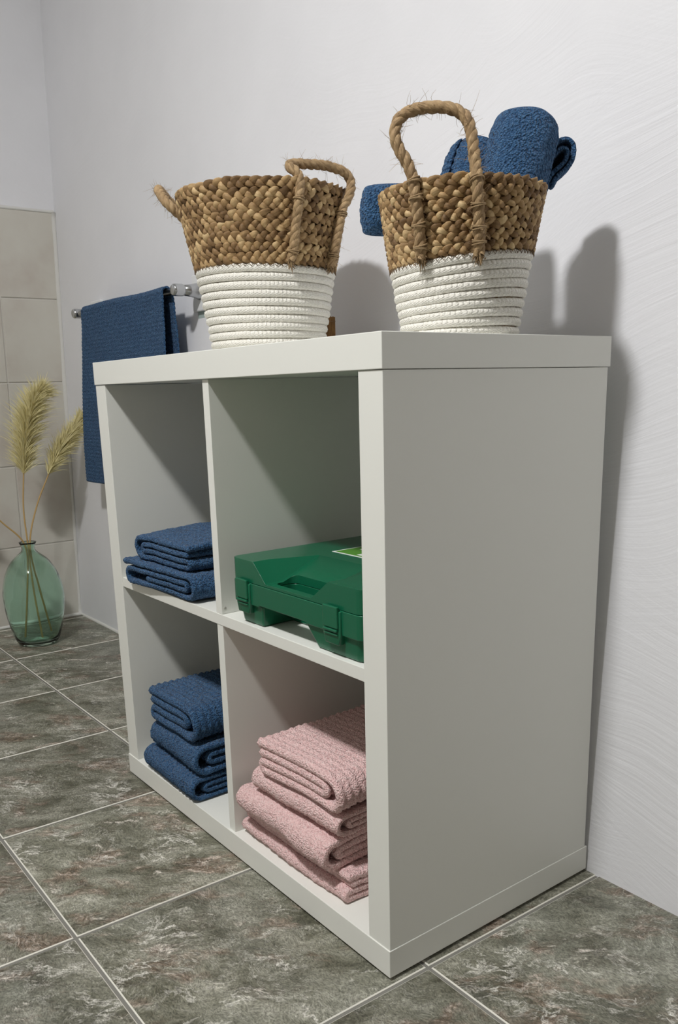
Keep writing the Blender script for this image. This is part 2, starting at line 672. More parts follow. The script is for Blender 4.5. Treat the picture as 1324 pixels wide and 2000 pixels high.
full = tile_mesh(TY)
last_row = tile_mesh(TY + 0.06)
ya, xa = 0.0554, 0.0085
for j in range(-6, 1):
    y0 = ya + j * TY
    for i in range(-7, 6):
        x0 = xa + i * TX
        if x0 + TX < XF - 0.02 or x0 > 2.0:
            continue
        o = bpy.data.objects.new('floor_tile', last_row if j == 0 else full)
        o.location = (x0 + SH * y0, y0, 0)
        link(o, floor)
# wall tiles on the far wall
ZR = [0.0, 0.2515, 0.5040, 0.7565, 1.0030, 1.2540]
YJ = [-0.425, -0.105, 0.215]
tile_bed = box('grout_bed', XF - 0.004, XF + 0.0032, -1.2, 0.46, 0.0, 1.252, M['wall_grout'], wall_far)


def yj(k, z):
    return YJ[k] + 0.026 * z if k < 3 else wy(z) - 0.004


for r in range(5):
    for c in range(3):
        bm = bmesh.new()
        g = 0.0022
        vs = []
        for x, ins in ((XF + 0.002, g), (XF + 0.0052, g), (XF + 0.006, g + 0.0012)):
            for (cc, zz, sy, sz) in ((c, ZR[r], 1, 1), (c + 1, ZR[r], -1, 1), (c + 1, ZR[r + 1], -1, -1), (c, ZR[r + 1], 1, -1)):
                vs.append(bm.verts.new((x, yj(cc, zz) + sy * ins, zz + sz * ins)))
        for lv in (0, 4):
            for k in range(4):
                bm.faces.new((vs[lv + k], vs[lv + (k + 1) % 4], vs[lv + 4 + (k + 1) % 4], vs[lv + 4 + k]))
        bm.faces.new(vs[8:12])
        from_bm('wall_tile', bm, M['wall_tile'], wall_far)


# sealant beads and plaster edge
def bead(name, pts, r, seed, mat=None):
    P = smooth_path(pts, 60)
    rr = r * (1 + 0.35 * wob(P, seed, 22))
    V, Fc, UV = tube(P, rr, 8)
    return struct(mesh(name, V, Fc, mat or M['caulk']))


bead('trim_1', [(XF + 0.004, wy(z) - 0.004, z) for z in np.linspace(0.0, 1.255, 8)], 0.0075, 3)
bead('trim_2', [(XF + 0.004, y, 0.001) for y in np.linspace(-1.2, 0.385, 8)], 0.0065, 4)
bead('trim_3', [(x, wy(0) + 0.001, 0.001) for x in np.linspace(XF, -0.6, 8)], 0.0065, 5)
bead('trim_4', [(XF + 0.003, y, 1.2565) for y in np.linspace(-1.2, 0.428, 8)], 0.006, 6)

# ------------------------------------------------------------------ shelf unit
W_, H_, D_ = 0.7656, 0.765, 0.386
T_, S_, V_, ZB = 0.0374, 0.0402, 0.0168, 0.0045
XD, ZS = -0.3801, 0.3854
unit = thing('shelf_unit', 'white cube shelf unit of four open compartments standing against the plaster wall', 'shelf', (-W_ / 2, D_ / 2, 0))
box('top_panel', -W_, 0, 0, D_, H_ - T_, H_, M['white'], unit, 0.0008)
box('bottom_panel', -W_, 0, 0, D_, ZB, ZB + T_, M['white'], unit, 0.0008)
zt, zb = H_ - T_ - 0.0007, ZB + T_ + 0.0002
box('side_panel', -S_ - 0.001, -0.001, 0.0016, D_ - 0.004, zb, zt, M['white'], unit, 0.0006)
box('side_panel', -W_ + 0.001, -W_ + S_ + 0.001, 0.0016, D_ - 0.004, zb, zt, M['white'], unit, 0.0006)
box('shelf_board', -W_ + S_ + 0.001, -S_ - 0.001, 0.003, D_ - 0.006, ZS - V_ / 2, ZS + V_ / 2, M['white'], unit, 0.0006)
box('divider', XD - V_ / 2, XD + V_ / 2, 0.0038, D_ - 0.006, ZS + V_ / 2 + 0.0002, zt, M['white'], unit, 0.0006)
box('divider', XD - V_ / 2, XD + V_ / 2, 0.0038, D_ - 0.006, zb, ZS - V_ / 2 - 0.0002, M['white'], unit, 0.0006)
for fx in (-0.04, -W_ + 0.04):
    for fy in (0.04, D_ - 0.04):
        V, Fc = lathe([(0.0, 0), (0.011, 0), (0.012, ZB), (0.0, ZB)], fx, fy, 16)
        mesh('foot', V, Fc, M['dark'], unit)
V, Fc = lathe([(0.0, -0.0002), (0.0022, -0.0002), (0.0022, 0.0004), (0.0, 0.0004)], 0.009, 0.401, 12, axis='y')
V2 = np.stack([XD + V_ / 2 + V[:, 1], V[:, 0], V[:, 2] + 0.002], -1)
mesh('dowel_hole', V2, Fc, simple('grey_scuff', (0.42, 0.41, 0.37), 0.8), unit)

# ------------------------------------------------------------------ baskets


def strands(R0, z0, tilt, slope, period, amp, hw, ht, seed, nper):
    """one row of three-strand plait around the basket; returns Acc"""
    acc = Acc()
    rs = np.random.RandomState(seed)
    per = nper
    spp = 20
    n = per * spp
    th = np.linspace(0, 2 * PI, n, endpoint=False) + 2.3
    ns = 8
    ca = np.linspace(0, 2 * PI, ns, endpoint=False)
    jit = 1 + 0.14 * np.sin(th * 3 + rs.rand() * 6) + 0.12 * np.sin(th * 7 + rs.rand() * 6)
    for j in range(3):
        ph = th * per + 2 * PI * j / 3 + 0.35 * np.sin(th * 4 + seed) + 0.22 * np.sin(th * 9 + seed * 2.1)
        lat = amp * jit * np.sin(ph)
        dep = 0.0034 * np.sin(2 * ph)
        leaf = np.floor(ph / PI + 0.25).astype(int)
        tone = rs.rand(leaf.max() - leaf.min() + 2)
        wsc = 0.84 + 0.32 * rs.rand(leaf.max() - leaf.min() + 2)
        tone = tone[leaf - leaf.min()]
        wv = wsc[leaf - leaf.min()]
        tl = tilt(th)
        z = z0 + tl + lat
        r = R0 + slope * lat + dep
        # cross-section: local axes = along-slope (vertical) tilted with the strand, and radial
        dl = np.gradient(lat)
        ang = np.arctan2(dl, R0 * 2 * PI / n) * 0.9
        cx = np.cos(ca)[None, :]
        sx = np.sin(ca)[None, :]
        u = hw * wv[:, None] * cx           # across the strand
        v = ht * (0.85 + 0.3 * wv[:, None]) * np.sign(sx) * np.abs(sx) ** 1.9
        du = u * np.cos(ang)[:, None]
        ds = -u * np.sin(ang)[:, None]
        # a slight twist of the ribbon so each leaf shows a leading edge
        v = v + 0.30 * u * np.sign(np.sin(ph))[:, None] * np.abs(np.sin(ph))[:, None]
        zz = z[:, None] + du + 0.0 * v
        rr = r[:, None] + slope * du + v
        tt = th[:, None] + ds / R0
        acc_v = np.stack([rr * np.cos(tt), rr * np.sin(tt), zz], -1)
        acc_v = acc_v + (rs.rand(n, ns, 1) - 0.5) * 0.0005
        UV = np.stack(np.broadcast_arrays((th * R0)[:, None], (ca / (2 * PI))[None, :] * 0.5 + j), -1)
        acc.add(acc_v.reshape(-1, 3), grid_faces(n, ns, True, True).tolist(), UV.reshape(-1, 2), np.repeat(tone, ns))
    return acc


def twisted(path, r, seed, turns_per_m=30, nst=3):
    """laid rope: three strands twisted round the path"""
    n = max(60, int(len(path)))
    P = resample(np.asarray(path), n)
    T, N, B = frames(P, (0.3, 0.5, 0.8))
    L = np.concatenate([[0], np.cumsum(np.linalg.norm(np.diff(P, axis=0), axis=1))])
    acc = Acc()
    rs = np.random.RandomState(seed)
    for k in range(nst):
        a = 2 * PI * (turns_per_m * L + k / nst)
        C = P + 0.42 * r * (np.cos(a)[:, None] * N + np.sin(a)[:, None] * B)
        rad = 0.68 * r * (1 + 0.05 * np.sin(L * 300 + k))
        V, F, UV = tube(C, rad, 8)
        V = V + (rs.rand(len(V), 3) - 0.5) * 0.0005
        acc.add(V, F, UV, np.repeat(0.35 + 0.5 * np.random.RandomState(seed + k).rand(n), 8))
    return acc


def hairs(P, r, count, seed, lmin=0.004, lmax=0.013):
    rs = np.random.RandomState(seed)
    T, N, B = frames(P, (0.3, 0.5, 0.8))
    acc = Acc()
    for i in range(count):
        k = rs.randint(1, len(P) - 1)
        a = rs.rand() * 2 * PI
        d = np.cos(a) * N[k] + np.sin(a) * B[k]
        d2 = d * 0.8 + T[k] * rs.uniform(-1, 1) + rs.normal(size=3) * 0.35
        d2 /= np.linalg.norm(d2)
        L = rs.uniform(lmin, lmax)
        bend = rs.normal(size=3) * 0.5 * L
        t = np.linspace(0, 1, 4)[:, None]
        Q = P[k] + d * r * 0.9 + d2 * L * t + bend * t ** 2
        V, F, UV = tube(Q, [0.00022, 0.0002, 0.00016, 0.00008], 3, caps=False)
        acc.add(V, F, UV, np.full(len(V), 0.5 + 0.4 * rs.rand()))
    return acc


def basket(label, cx, cy, zbase, zband, zrim, rb, rband, rr, nrope, nbraid, seed, tilt_amp, tilt_az, nper):
    b = thing('woven_basket', label, 'basket', (cx, cy, zbase), 'two-tone woven baskets on the shelf unit')
    rs = np.random.RandomState(seed)

    def rad(z):
        return np.interp(z, [zbase, zband, zrim], [rb, rband, rr])

    def tilt_at(z):
        h = (z - zbase) / (zrim - zbase)
        k = tilt_amp * math.sin(PI * min(max(h, 0), 1)) ** 1.2
        return lambda th: k * np.cos(th - tilt_az)

    c0 = np.array([cx, cy, 0])
    # inner fabric of the wall and the coiled base
    prof = [(0.002, zbase + 0.004), (rb - 0.006, zbase + 0.004)]
    for z in np.linspace(zbase + 0.006, zrim - 0.002, 14):
        prof.append((rad(z) - 0.006, z))
    for z in np.linspace(zrim - 0.002, zbase + 0.010, 14):
        prof.append((rad(z) - 0.0095, z))
    prof.append((0.002, zbase + 0.010))
    V, F = lathe([(r, z) for r, z in prof], cx, cy, 64)
    mesh('inner_wall', V, F, M['seagrass'], b, uv=np.stack([V[:, 0], V[:, 2]], -1), att=np.full(len(V), 0.25))
    # white cotton coils
    pitch = (zband - zbase) / nrope
    n, ns = 200, 10
    th = np.linspace(0, 2 * PI, n, endpoint=False) + 2.3
    ca = np.linspace(0, 2 * PI, ns, endpoint=False)
    for i in range(nrope):
        z = zbase + (i + 0.5) * pitch
        tl = tilt_at(z)(th)
        base = rad(z) - pitch * 0.42
        Pw = np.stack([np.cos(th) * 0.1, np.sin(th) * 0.1, np.full(n, z)], -1)
        wv = 0.0007 * wob(Pw, seed + i, 60)
        r = (base + wv)[:, None] + pitch * 0.50 * np.cos(ca)[None, :] * 1.0
        zz = (z + tl + 0.0005 * wob(Pw, seed + i + 50, 45))[:, None] + pitch * 0.53 * np.sin(ca)[None, :]
        V = np.stack([cx + r * np.cos(th)[:, None], cy + r * np.sin(th)[:, None], zz], -1)
        V = V + (rs.rand(n, ns, 3) - 0.5) * 0.0006
        UV = np.stack(np.broadcast_arrays((th * base)[:, None], (ca / (2 * PI))[None, :]), -1)
        mesh('rope_coil', V.reshape(-1, 3), grid_faces(n, ns, True, True), M['rope'], b, uv=UV.reshape(-1, 2))
    # seagrass plaits
    pitch = (zrim - zband) / nbraid
    for i in range(nbraid):
        z = zband + (i + 0.5) * pitch
        R0 = rad(z) - 0.004
        slope = (rr - rband) / (zrim - zband)
        a = strands(R0, z, tilt_at(z), slope, 0, pitch * 0.285, pitch * 0.345, 0.0021, seed * 31 + i, nper + (i % 2))
        for k in range(len(a.v)):
            a.v[k] = a.v[k] + c0
        a.build('plait_row', M['seagrass'], b)
    # brown zigzag seam thread below the band
    nz_ = 150
    tz = np.linspace(0, 2 * PI, nz_)
    zz = zband - 0.002 + 0.0025 * np.where(np.arange(nz_) % 2 == 0, 1, -1) + tilt_at(zband)(tz)
    rz = rad(zband) + 0.0006
    V, F, UV = tube(np.stack([cx + rz * np.cos(tz), cy + rz * np.sin(tz), zz], -1), 0.0005, 4)
    mesh('seam_thread', V, F, M['jute'], b, uv=UV)
    return b


def handle(b, pts, r, seed, ties, flare=True):
    P = smooth_path(pts, 150)
    a = twisted(P, r, seed)
    h = a.build('handle', M['jute'], b)
    hairs(P, r, 320, seed + 5).build('loose_fibre', M['jute'], h)['kind'] = 'stuff'
    T, N, B = frames(P, (0.3, 0.5, 0.8))
    for f in ties:
        k = int(f * (len(P) - 1))
        acc = Acc()
        for q in (-0.0016, 0.0, 0.0016):
            an = np.linspace(0, 2 * PI, 20)
            c = P[k] + T[k] * q
            ring = c + (r + 0.0015) * (np.cos(an)[:, None] * N[k] + np.sin(an)[:, None] * B[k]) + T[k] * 0.0012 * np.sin(an + q * 900)[:, None]
            V, F, UV = tube(ring, 0.0009, 5)
            acc.add(V, F, UV, np.full(len(V), 0.8))
        acc.build('binding', M['jute'], h)
    if flare:
        for e in (0, -1):
            rs = np.random.RandomState(seed + 77 + e)
            acc = Acc()
            t0 = -T[0] if e == 0 else T[-1]
            for q in range(70):
                d = t0 + rs.normal(size=3) * 0.42
                L = rs.uniform(0.003, 0.0075)
                s = P[e] + rs.normal(size=3) * r * 0.45
                t = np.linspace(0, 1, 4)[:, None]
                V, F, UV = tube(s + d * L * t, [0.0007, 0.0006, 0.0005, 0.0002], 4)
                acc.add(V, F, UV, np.full(len(V), 0.3 + 0.6 * rs.rand()))
            acc.build('frayed_end', M['jute'], h)['kind'] = 'stuff'
    return h


bl = basket('larger woven basket, empty, left of the two on the white shelf unit', -0.535, 0.212, 0.7652, 0.895, 1.008, 0.090, 0.1125, 0.136,
            11, 8, 11, -0.003, math.radians(53), 17)
LH = [(-0.4158, 0.1807, 0.8961), (-0.4099, 0.1834, 0.923), (-0.4045, 0.1845, 0.9502), (-0.3997, 0.1859, 0.9737), (-0.4019, 0.191, 0.9931),
      (-0.4049, 0.1929, 1.0075), (-0.4097, 0.1904, 1.017), (-0.4184, 0.1867, 1.0231), (-0.4253, 0.1908, 1.0291), (-0.4277, 0.2054, 1.0327),
      (-0.4245, 0.2263, 1.0339), (-0.421, 0.2474, 1.0344), (-0.4184, 0.2665, 1.0326), (-0.415, 0.2833, 1.0282), (-0.4137, 0.2937, 1.0178),
      (-0.4108, 0.292, 1.0041), (-0.4109, 0.2857, 0.9891), (-0.4131, 0.2782, 0.9779), (-0.4154, 0.2723, 0.9524), (-0.4188, 0.2659, 0.9217),
      (-0.422, 0.2594, 0.8922)]
handle(bl, LH, 0.0068, 21, (0.035, 0.22, 0.80, 0.965))
# second handle of the larger basket, drooping outward on the far side
hp = [(-0.640, 0.163, 0.930), (-0.643, 0.158, 0.955), (-0.6400, 0.1330, 0.9800), (-0.6452, 0.1043, 1.0049), (-0.6660, 0.1025, 1.0225), (-0.6860, 0.1085, 1.0345),
      (-0.7080, 0.1215, 1.0390), (-0.7300, 0.1400, 1.0370), (-0.7450, 0.1620, 1.0290), (-0.7480, 0.1900, 1.0150), (-0.7250, 0.2200, 0.9950),
      (-0.690, 0.245, 0.975), (-0.672, 0.252, 0.950), (-0.664, 0.250, 0.920)]
handle(bl, hp, 0.0076, 41, (0.05, 0.95), False)

br = basket('smaller woven basket holding rolled blue towels, right of the two on the shelf unit', -0.090, 0.204, 0.7652, 0.853, 0.931, 0.070, 0.0855, 0.0985,
            9, 7, 12, 0.0075, math.radians(53), 14)
RH = [(-0.0656, 0.1156, 0.8488), (-0.064, 0.1127, 0.8677), (-0.0627, 0.1092, 0.8885), (-0.0622, 0.1058, 0.908), (-0.0655, 0.1037, 0.9301),
      (-0.0711, 0.1006, 0.9474), (-0.0775, 0.0951, 0.9613), (-0.0818, 0.0925, 0.9757), (-0.0816, 0.0955, 0.9887), (-0.0764, 0.1035, 0.9977),
      (-0.0667, 0.1157, 1.0022), (-0.0556, 0.128, 1.0028), (-0.044, 0.1398, 1.0003), (-0.0332, 0.1484, 0.9924), (-0.0254, 0.1508, 0.9794),
      (-0.0186, 0.1488, 0.959), (-0.0114, 0.1456, 0.9345), (-0.0068, 0.1434, 0.9207), (-0.0071, 0.1447, 0.9082), (-0.0086, 0.1483, 0.8884),
      (-0.0106, 0.1516, 0.8682), (-0.0127, 0.1542, 0.8492)]
handle(br, RH, 0.0062, 61, (0.04, 0.10, 0.17, 0.22, 0.80, 0.87, 0.93, 0.97))
# its other handle hangs inside, behind the rolled towels
hp = []
c = np.array([-0.090, 0.204])
for az, r, z in ((120, 0.095, 0.86), (120, 0.102, 0.90), (121, 0.107, 0.93), (125, 0.112, 0.945), (135, 0.118, 0.948), (145, 0.120, 0.948), (155, 0.116, 0.948),
                 (163, 0.110, 0.940), (165, 0.106, 0.925), (165, 0.102, 0.90), (165, 0.095, 0.86)):
    hp.append((c[0] + r * math.cos(math.radians(az)), c[1] + r * math.sin(math.radians(az)), z))
handle(br, hp, 0.0058, 81, (0.08, 0.92), False)

# ------------------------------------------------------------------ towels


def cloth(name, path, width, th, mat, place, parent=None, step=0.0034, ribs=None, rib_amp=0.0009, seed=1, fuzz=0.0009, warp=0.0026, wscale=26,
          deform=None, hem_shift=0.004):
    """thick folded sheet. path: (a, z) polyline of the fold seen end-on; width along b; place(a, b, z) -> world points"""
    S = np.asarray(path, float)
    L = np.linalg.norm(np.diff(S, axis=0), axis=1).sum()
    ns = max(12, int(L / step))
    P = resample(S, ns)
    s = np.linspace(0, L, ns)
    T = np.gradient(P, axis=0)
    T /= np.linalg.norm(T, axis=1)[:, None] + 1e-12
    N = np.stack([-T[:, 1], T[:, 0]], 1)
    nb = max(8, int(width / step))
    e = np.array([0, 0.0006, 0.0018])
    b = np.concatenate([e, np.linspace(0.0036, width - 0.0036, nb), width - e[::-1]])
    tf = np.concatenate([[0.35, 0.75, 0.95], np.ones(nb), [0.95, 0.75, 0.35]])
    nb = len(b)
    es = np.minimum(s, L - s)
    ts = np.clip(0.45 + es / 0.003, 0.45, 1.0)
    ts = ts * (1 + 0.25 * np.exp(-((es - 0.006) / 0.004) ** 2))
    rs = np.random.RandomState(seed)
    pts = np.stack(np.broadcast_arrays(P[:, None, 0], b[None, :], P[:, None, 1]), -1).copy()
    nor = np.stack(np.broadcast_arrays(N[:, None, 0], np.zeros((1, nb)), N[:, None, 1]), -1)
    sheets = []
    for sg in (1, -1):
        d = sg * th / 2 * tf[None, :] * ts[:, None]
        if ribs == 's':
            d = d + sg * rib_amp * (1 - 2 * np.abs(np.cos(PI * s / 0.0100)) ** 5)[:, None]
        elif ribs == 'b':
            d = d + sg * rib_amp * (1 - 2 * np.abs(np.cos(PI * b / 0.0125)) ** 4)[None, :]
        d = d + fuzz * (rs.rand(ns, nb) - 0.5) * 2 * tf[None, :]
        q = pts + nor * d[..., None]
        sheets.append(q)
    A = np.stack(sheets)                                    # 2, ns, nb, 3 in (a, b, z)
    # uneven selvedges
    A[..., 1] += hem_shift * (wob(np.stack([A[..., 0], A[..., 2] * 3, 0 * A[..., 0]], -1), seed + 3, 30)) * (1 - 2 * (A[..., 1] > width / 2)) * 0.7
    Wd = place(A[..., 0], A[..., 1], A[..., 2])
    Wd = Wd + warp * wob3(Wd, seed + 9, wscale) * np.array([1, 1, 0.8])
    Wd = Wd + warp * 0.35 * wob3(Wd, seed + 19, wscale * 3.1)
    if deform is not None:
        Wd = deform(Wd)
    m = ns * nb
    F = [grid_faces(ns, nb), grid_faces(ns, nb, base=m)[:, ::-1]]
    i = np.arange(ns - 1) * nb
    F.append(np.stack([i + nb, i, i + m, i + nb + m], -1))
    i = i + nb - 1
    F.append(np.stack([i, i + nb, i + nb + m, i + m], -1))
    j = np.arange(nb - 1)
    F.append(np.stack([j, j + 1, j + 1 + m, j + m], -1))
    j = j + (ns - 1) * nb
    F.append(np.stack([j + 1, j, j + m, j + 1 + m], -1))
    UV = np.stack(np.broadcast_arrays(s[:, None], b[None, :]), -1).reshape(-1, 2)
    return mesh(name, Wd.reshape(-1, 3), np.vstack(F), mat, parent, uv=np.vstack([UV, UV]))


def arc(cx, cz, r, a0, a1, n=10):
    a = np.radians(np.linspace(a0, a1, n))
    return [(cx + r * math.cos(x), cz + r * math.sin(x)) for x in a]


def fold_spiral(L, t, hem=0.02):
    """rolled fold of four layers: inner hem, right turn, left turn, big right turn, top layer"""
    p = [(0.35 * L, 1.5 * t)] + arc(L - 2.4 * t, 2 * t, 0.5 * t, -90, 90)
    p += arc(1.6 * t, 1.5 * t, t, 90, 270)
    p += arc(L - 1.5 * t, 2 * t, 1.5 * t, -90, 90, 14)
    p += [(hem, 3.55 * t)]
    return p


def fold_nested(L, t, hem=0.0):
    """folded in half twice: two nested turns at a = L, loose hems at a = 0"""
    p = [(hem, 3.5 * t)] + arc(L - 1.5 * t, 2 * t, 1.5 * t, 90, -90, 14)
    p += arc(0.8 * t, t, 0.5 * t, 270, 90)
    p += arc(L - 2.6 * t, 2 * t, 0.5 * t, -90, 90)
    p += [(hem + 0.004, 2.5 * t)]
    return p


def flip(path, L):
    return [(L - a, z) for a, z in path]


def at_x(x0, y0, z0, ang=0.0):
    """cross-section in XZ, cloth runs back along Y"""
    ca, sa = math.cos(ang), math.sin(ang)

    def f(a, b, z):
        return np.stack([x0 + a * ca - b * sa, y0 + a * sa + b * ca, z0 + z], -1)
    return f


def at_y(x0, y0, z0, ang=0.0):
    """cross-section in YZ (a = 0 in front), cloth runs along X"""
    ca, sa = math.cos(ang), math.sin(ang)

    def f(a, b, z):
        return np.stack([x0 + b * ca - a * sa, y0 + b * sa + a * ca, z0 + z], -1)
    return f


def rest_on(zfloor):
    def f(Wd):
        Wd = Wd.copy()
        lo = Wd[..., 2].min()
        Wd[..., 2] += zfloor - lo
        return Wd
    return f


def droop(zfloor, cx, cy, hx, hy, amt):
    """edges of a soft towel sag a little; then set down on zfloor"""
    def f(Wd):
        Wd = Wd.copy()
        dx = np.clip(np.abs(Wd[..., 0] - cx) / hx, 0, 1.3) ** 3
        dy = np.clip((cy - Wd[..., 1]) / hy, 0, 1.3) ** 3
        Wd[..., 2] -= amt * (dx * 0.6 + dy * 0.7)
        lo = np.percentile(Wd[..., 2], 0.3)
        Wd[..., 2] += zfloor - lo
        Wd[..., 2] = np.maximum(Wd[..., 2], zfloor + 0.0002 + 0.1 * (Wd[..., 2] - zfloor))
        return Wd
    return f


def top_of(o, pc=99.0):
    co = np.empty(len(o.data.vertices) * 3, dtype=np.float32)
    o.data.vertices.foreach_get('co', co)
    return float(np.percentile(co[2::3], pc))


ZF1 = ZB + T_ + 0.0004          # floor of the lower compartments
ZF2 = ZS + V_ / 2 + 0.0004      # floor of the upper compartments
G1 = 'folded blue towels in the upper left compartment'
last = tag(cloth('folded_towel', fold_spiral(0.230, 0.0112, 0.0), 0.19, 0.0088, M['blue'], at_x(-0.682, -0.010, 0, math.radians(2)), seed=101,
          deform=droop(ZF2, -0.57, 0.09, 0.13, 0.11, 0.002), warp=0.003),
    'blue face towel with loose hems at the bottom of the upper left compartment', 'towel', G1)
last = tag(cloth('folded_towel', flip(fold_nested(0.185, 0.0108), 0.185), 0.185, 0.0085, M['blue'], at_x(-0.655, 0.002, 0, math.radians(2)), seed=102,
          deform=droop(top_of(last), -0.57, 0.09, 0.13, 0.11, 0.004), warp=0.003),
    'blue face towel on top of the other in the upper left compartment', 'towel', G1)

G2 = 'folded blue towels in the lower left compartment'
last = tag(cloth('folded_towel', fold_nested(0.22, 0.0108) and flip(fold_nested(0.22, 0.0108), 0.22), 0.190, 0.0085, M['blue'], at_y(-0.684, 0.000, 0, math.radians(-1)), seed=111,
          deform=droop(ZF1, -0.59, 0.10, 0.12, 0.12, 0.002), ribs='b'),
    'blue towel at the bottom of the stack in the lower left compartment', 'towel', G2)
last = tag(cloth('folded_towel', flip(fold_spiral(0.215, 0.0135), 0.215), 0.178, 0.0095, M['blue'], at_y(-0.672, 0.012, 0, math.radians(-2)), seed=112,
          deform=droop(top_of(last), -0.59, 0.10, 0.12, 0.12, 0.003), ribs='b'),
    'blue towel with a rolled end in the middle of the lower left stack', 'towel', G2)
last = tag(cloth('folded_towel', fold_nested(0.160, 0.0150), 0.21, 0.0112, M['blue'], at_x(-0.664, 0.006, 0, math.radians(1)), seed=113,
          deform=droop(top_of(last), -0.60, 0.11, 0.12, 0.12, 0.007), ribs='b', rib_amp=0.0015),
    'ribbed blue towel lying on top of the stack in the lower left compartment', 'towel', G2)

G3 = 'folded pink towels in the lower right compartment'
last = tag(cloth('folded_towel', fold_nested(0.23, 0.0098, 0.006), 0.262, 0.009, M['pink'], at_y(-0.366, 0.012, 0, math.radians(1)), seed=121,
          deform=droop(ZF1, -0.23, 0.11, 0.14, 0.12, 0.002), warp=0.004),
    'pink towel at the bottom of the stack with its hems poking out in front', 'towel', G3)
last = tag(cloth('folded_towel', flip(fold_spiral(0.235, 0.0112), 0.235), 0.222, 0.0105, M['pink'], at_y(-0.352, 0.004, 0, math.radians(-1)), seed=122,
          deform=droop(top_of(last), -0.24, 0.11, 0.12, 0.12, 0.004), warp=0.0045),
    'bulging pink towel second from the bottom of the pink stack', 'towel', G3)
last = tag(cloth('folded_towel', flip(fold_nested(0.22, 0.0084), 0.22), 0.203, 0.0074, M['pink'], at_y(-0.318, 0.010, 0, math.radians(1)), seed=123,
          deform=droop(top_of(last), -0.225, 0.11, 0.12, 0.12, 0.005), warp=0.0035),
    'pink towel with a thin rolled hem just under the top one', 'towel', G3)
last = tag(cloth('folded_towel', fold_nested(0.178, 0.0132), 0.225, 0.0112, M['pink'], at_x(-0.292, 0.006, 0, math.radians(1)), seed=124,
          deform=droop(top_of(last), -0.22, 0.11, 0.12, 0.12, 0.009), ribs='b', rib_amp=0.0013, warp=0.0035),
    'ribbed pink towel on top of the pink stack in the lower right compartment', 'towel', G3)


# ------------------------------------------------------------------ rolled towels in the smaller basket
G4 = 'rolled blue towels in the smaller basket'


def rolled(label, base, top, r, seed, th=0.006, ribs=None, flare0=1.0):
    base, top = np.array(base), np.array(top)
    ax = top - base
    Ln = np.linalg.norm(ax)
    ax /= Ln
    e1 = np.cross(ax, (0.58, 0.78, 0.2))
    e1 /= np.linalg.norm(e1)
    e2 = np.cross(ax, e1)
    turns = (r - 0.006) / (th * 1.12)
    a = np.linspace(0, 2 * PI * turns, int(turns * 40))
    rr = 0.006 + (r - 0.006 - th / 2) * a / a[-1]
    path = np.stack([rr * np.cos(a + seed), rr * np.sin(a + seed)], 1)

    def place(pa, b, pz):
        rad = np.sqrt(pa ** 2 + pz ** 2)
        t = b / Ln
        # the core sits lower than the outer turns; the end is rounded over
        k = (flare0 + (1 - flare0) * t) * (1 - 0.13 * np.clip((t - 0.86) / 0.14, 0, 1) ** 2)
        return (base + (b + 0.004 * np.cos(rad / r * 9) * (t > 0.5))[..., None] * ax + (pa * k)[..., None] * e1 + (pz * k)[..., None] * e2)
    return tag(cloth('rolled_towel', path, Ln, th * 0.97, M['blue'], place, seed=seed, ribs=ribs, warp=0.0022, wscale=30, step=0.0034, fuzz=0.0008, hem_shift=0.005),
               label, 'towel', G4)


rolled('thick upright rolled blue towel, tallest of those in the smaller basket', (-0.0560, 0.2220, 0.828), (-0.0700, 0.2920, 1.0130), 0.0455, 131, flare0=0.80)
rolled('rolled blue towel leaning behind the handle of the smaller basket', (-0.1275, 0.2050, 0.830), (-0.160, 0.308, 1.003), 0.042, 132, ribs='b', flare0=0.8)

# the looped towel end hanging over the right of the rim
ex, ey, ez = np.array(RX), -np.array(RY), np.array(RZ)
o0 = np.array([-0.0543, 0.330, 0.9709])
kk = 1.040 / 1649.6
inner = [(1057, 373), (1061, 347), (1072, 321), (1086, 302), (1099, 295), (1106, 303), (1102, 318), (1090, 331), (1076, 344), (1067, 360), (1063, 374)]
outer = [(1044, 374), (1049, 346), (1060, 316), (1075, 294), (1092, 280), (1108, 279), (1118, 291), (1116, 315), (1103, 334), (1086, 349), (1074, 368)]
lp2 = [((u - 1084) * kk, (320 - v) * kk) for u, v in inner + outer]
lp2 = smooth_path(lp2, 260)


def place_loop(a, b, z):
    k = 1 - 0.75 * np.clip((b - 0.012) / 0.048, 0, 1) ** 1.5      # the tube of cloth pinches shut behind
    ac, zc = 0.004, -0.004
    return o0 + (ac + (a - ac) * k)[..., None] * ex + (zc + (z - zc) * k)[..., None] * ey + (b - 0.012)[..., None] * np.array([-0.72, 0.66, -0.10])


tag(cloth('folded_towel', lp2, 0.062, 0.0052, M['blue'], place_loop, seed=141, warp=0.0006, step=0.002, fuzz=0.0005, hem_shift=0.001),
    'blue towel folded into an open loop over the right rim of the smaller basket', 'towel', G4)


def place_tail(a, b, z):
    k = 1 - 0.55 * np.abs((b - 0.029) / 0.029) ** 4             # rounded at top and bottom
    o = np.array([-0.2195, 0.1755, 0.9015])
    p = o + (a * 1.0)[..., None] * ex + (z * k)[..., None] * np.array([-0.80, 0.60, 0]) + b[..., None] * np.array([0.05, 0.02, 1.0])
    p = p + (0.006 * ((b - 0.029) / 0.029) ** 2)[..., None] * ex
    return p


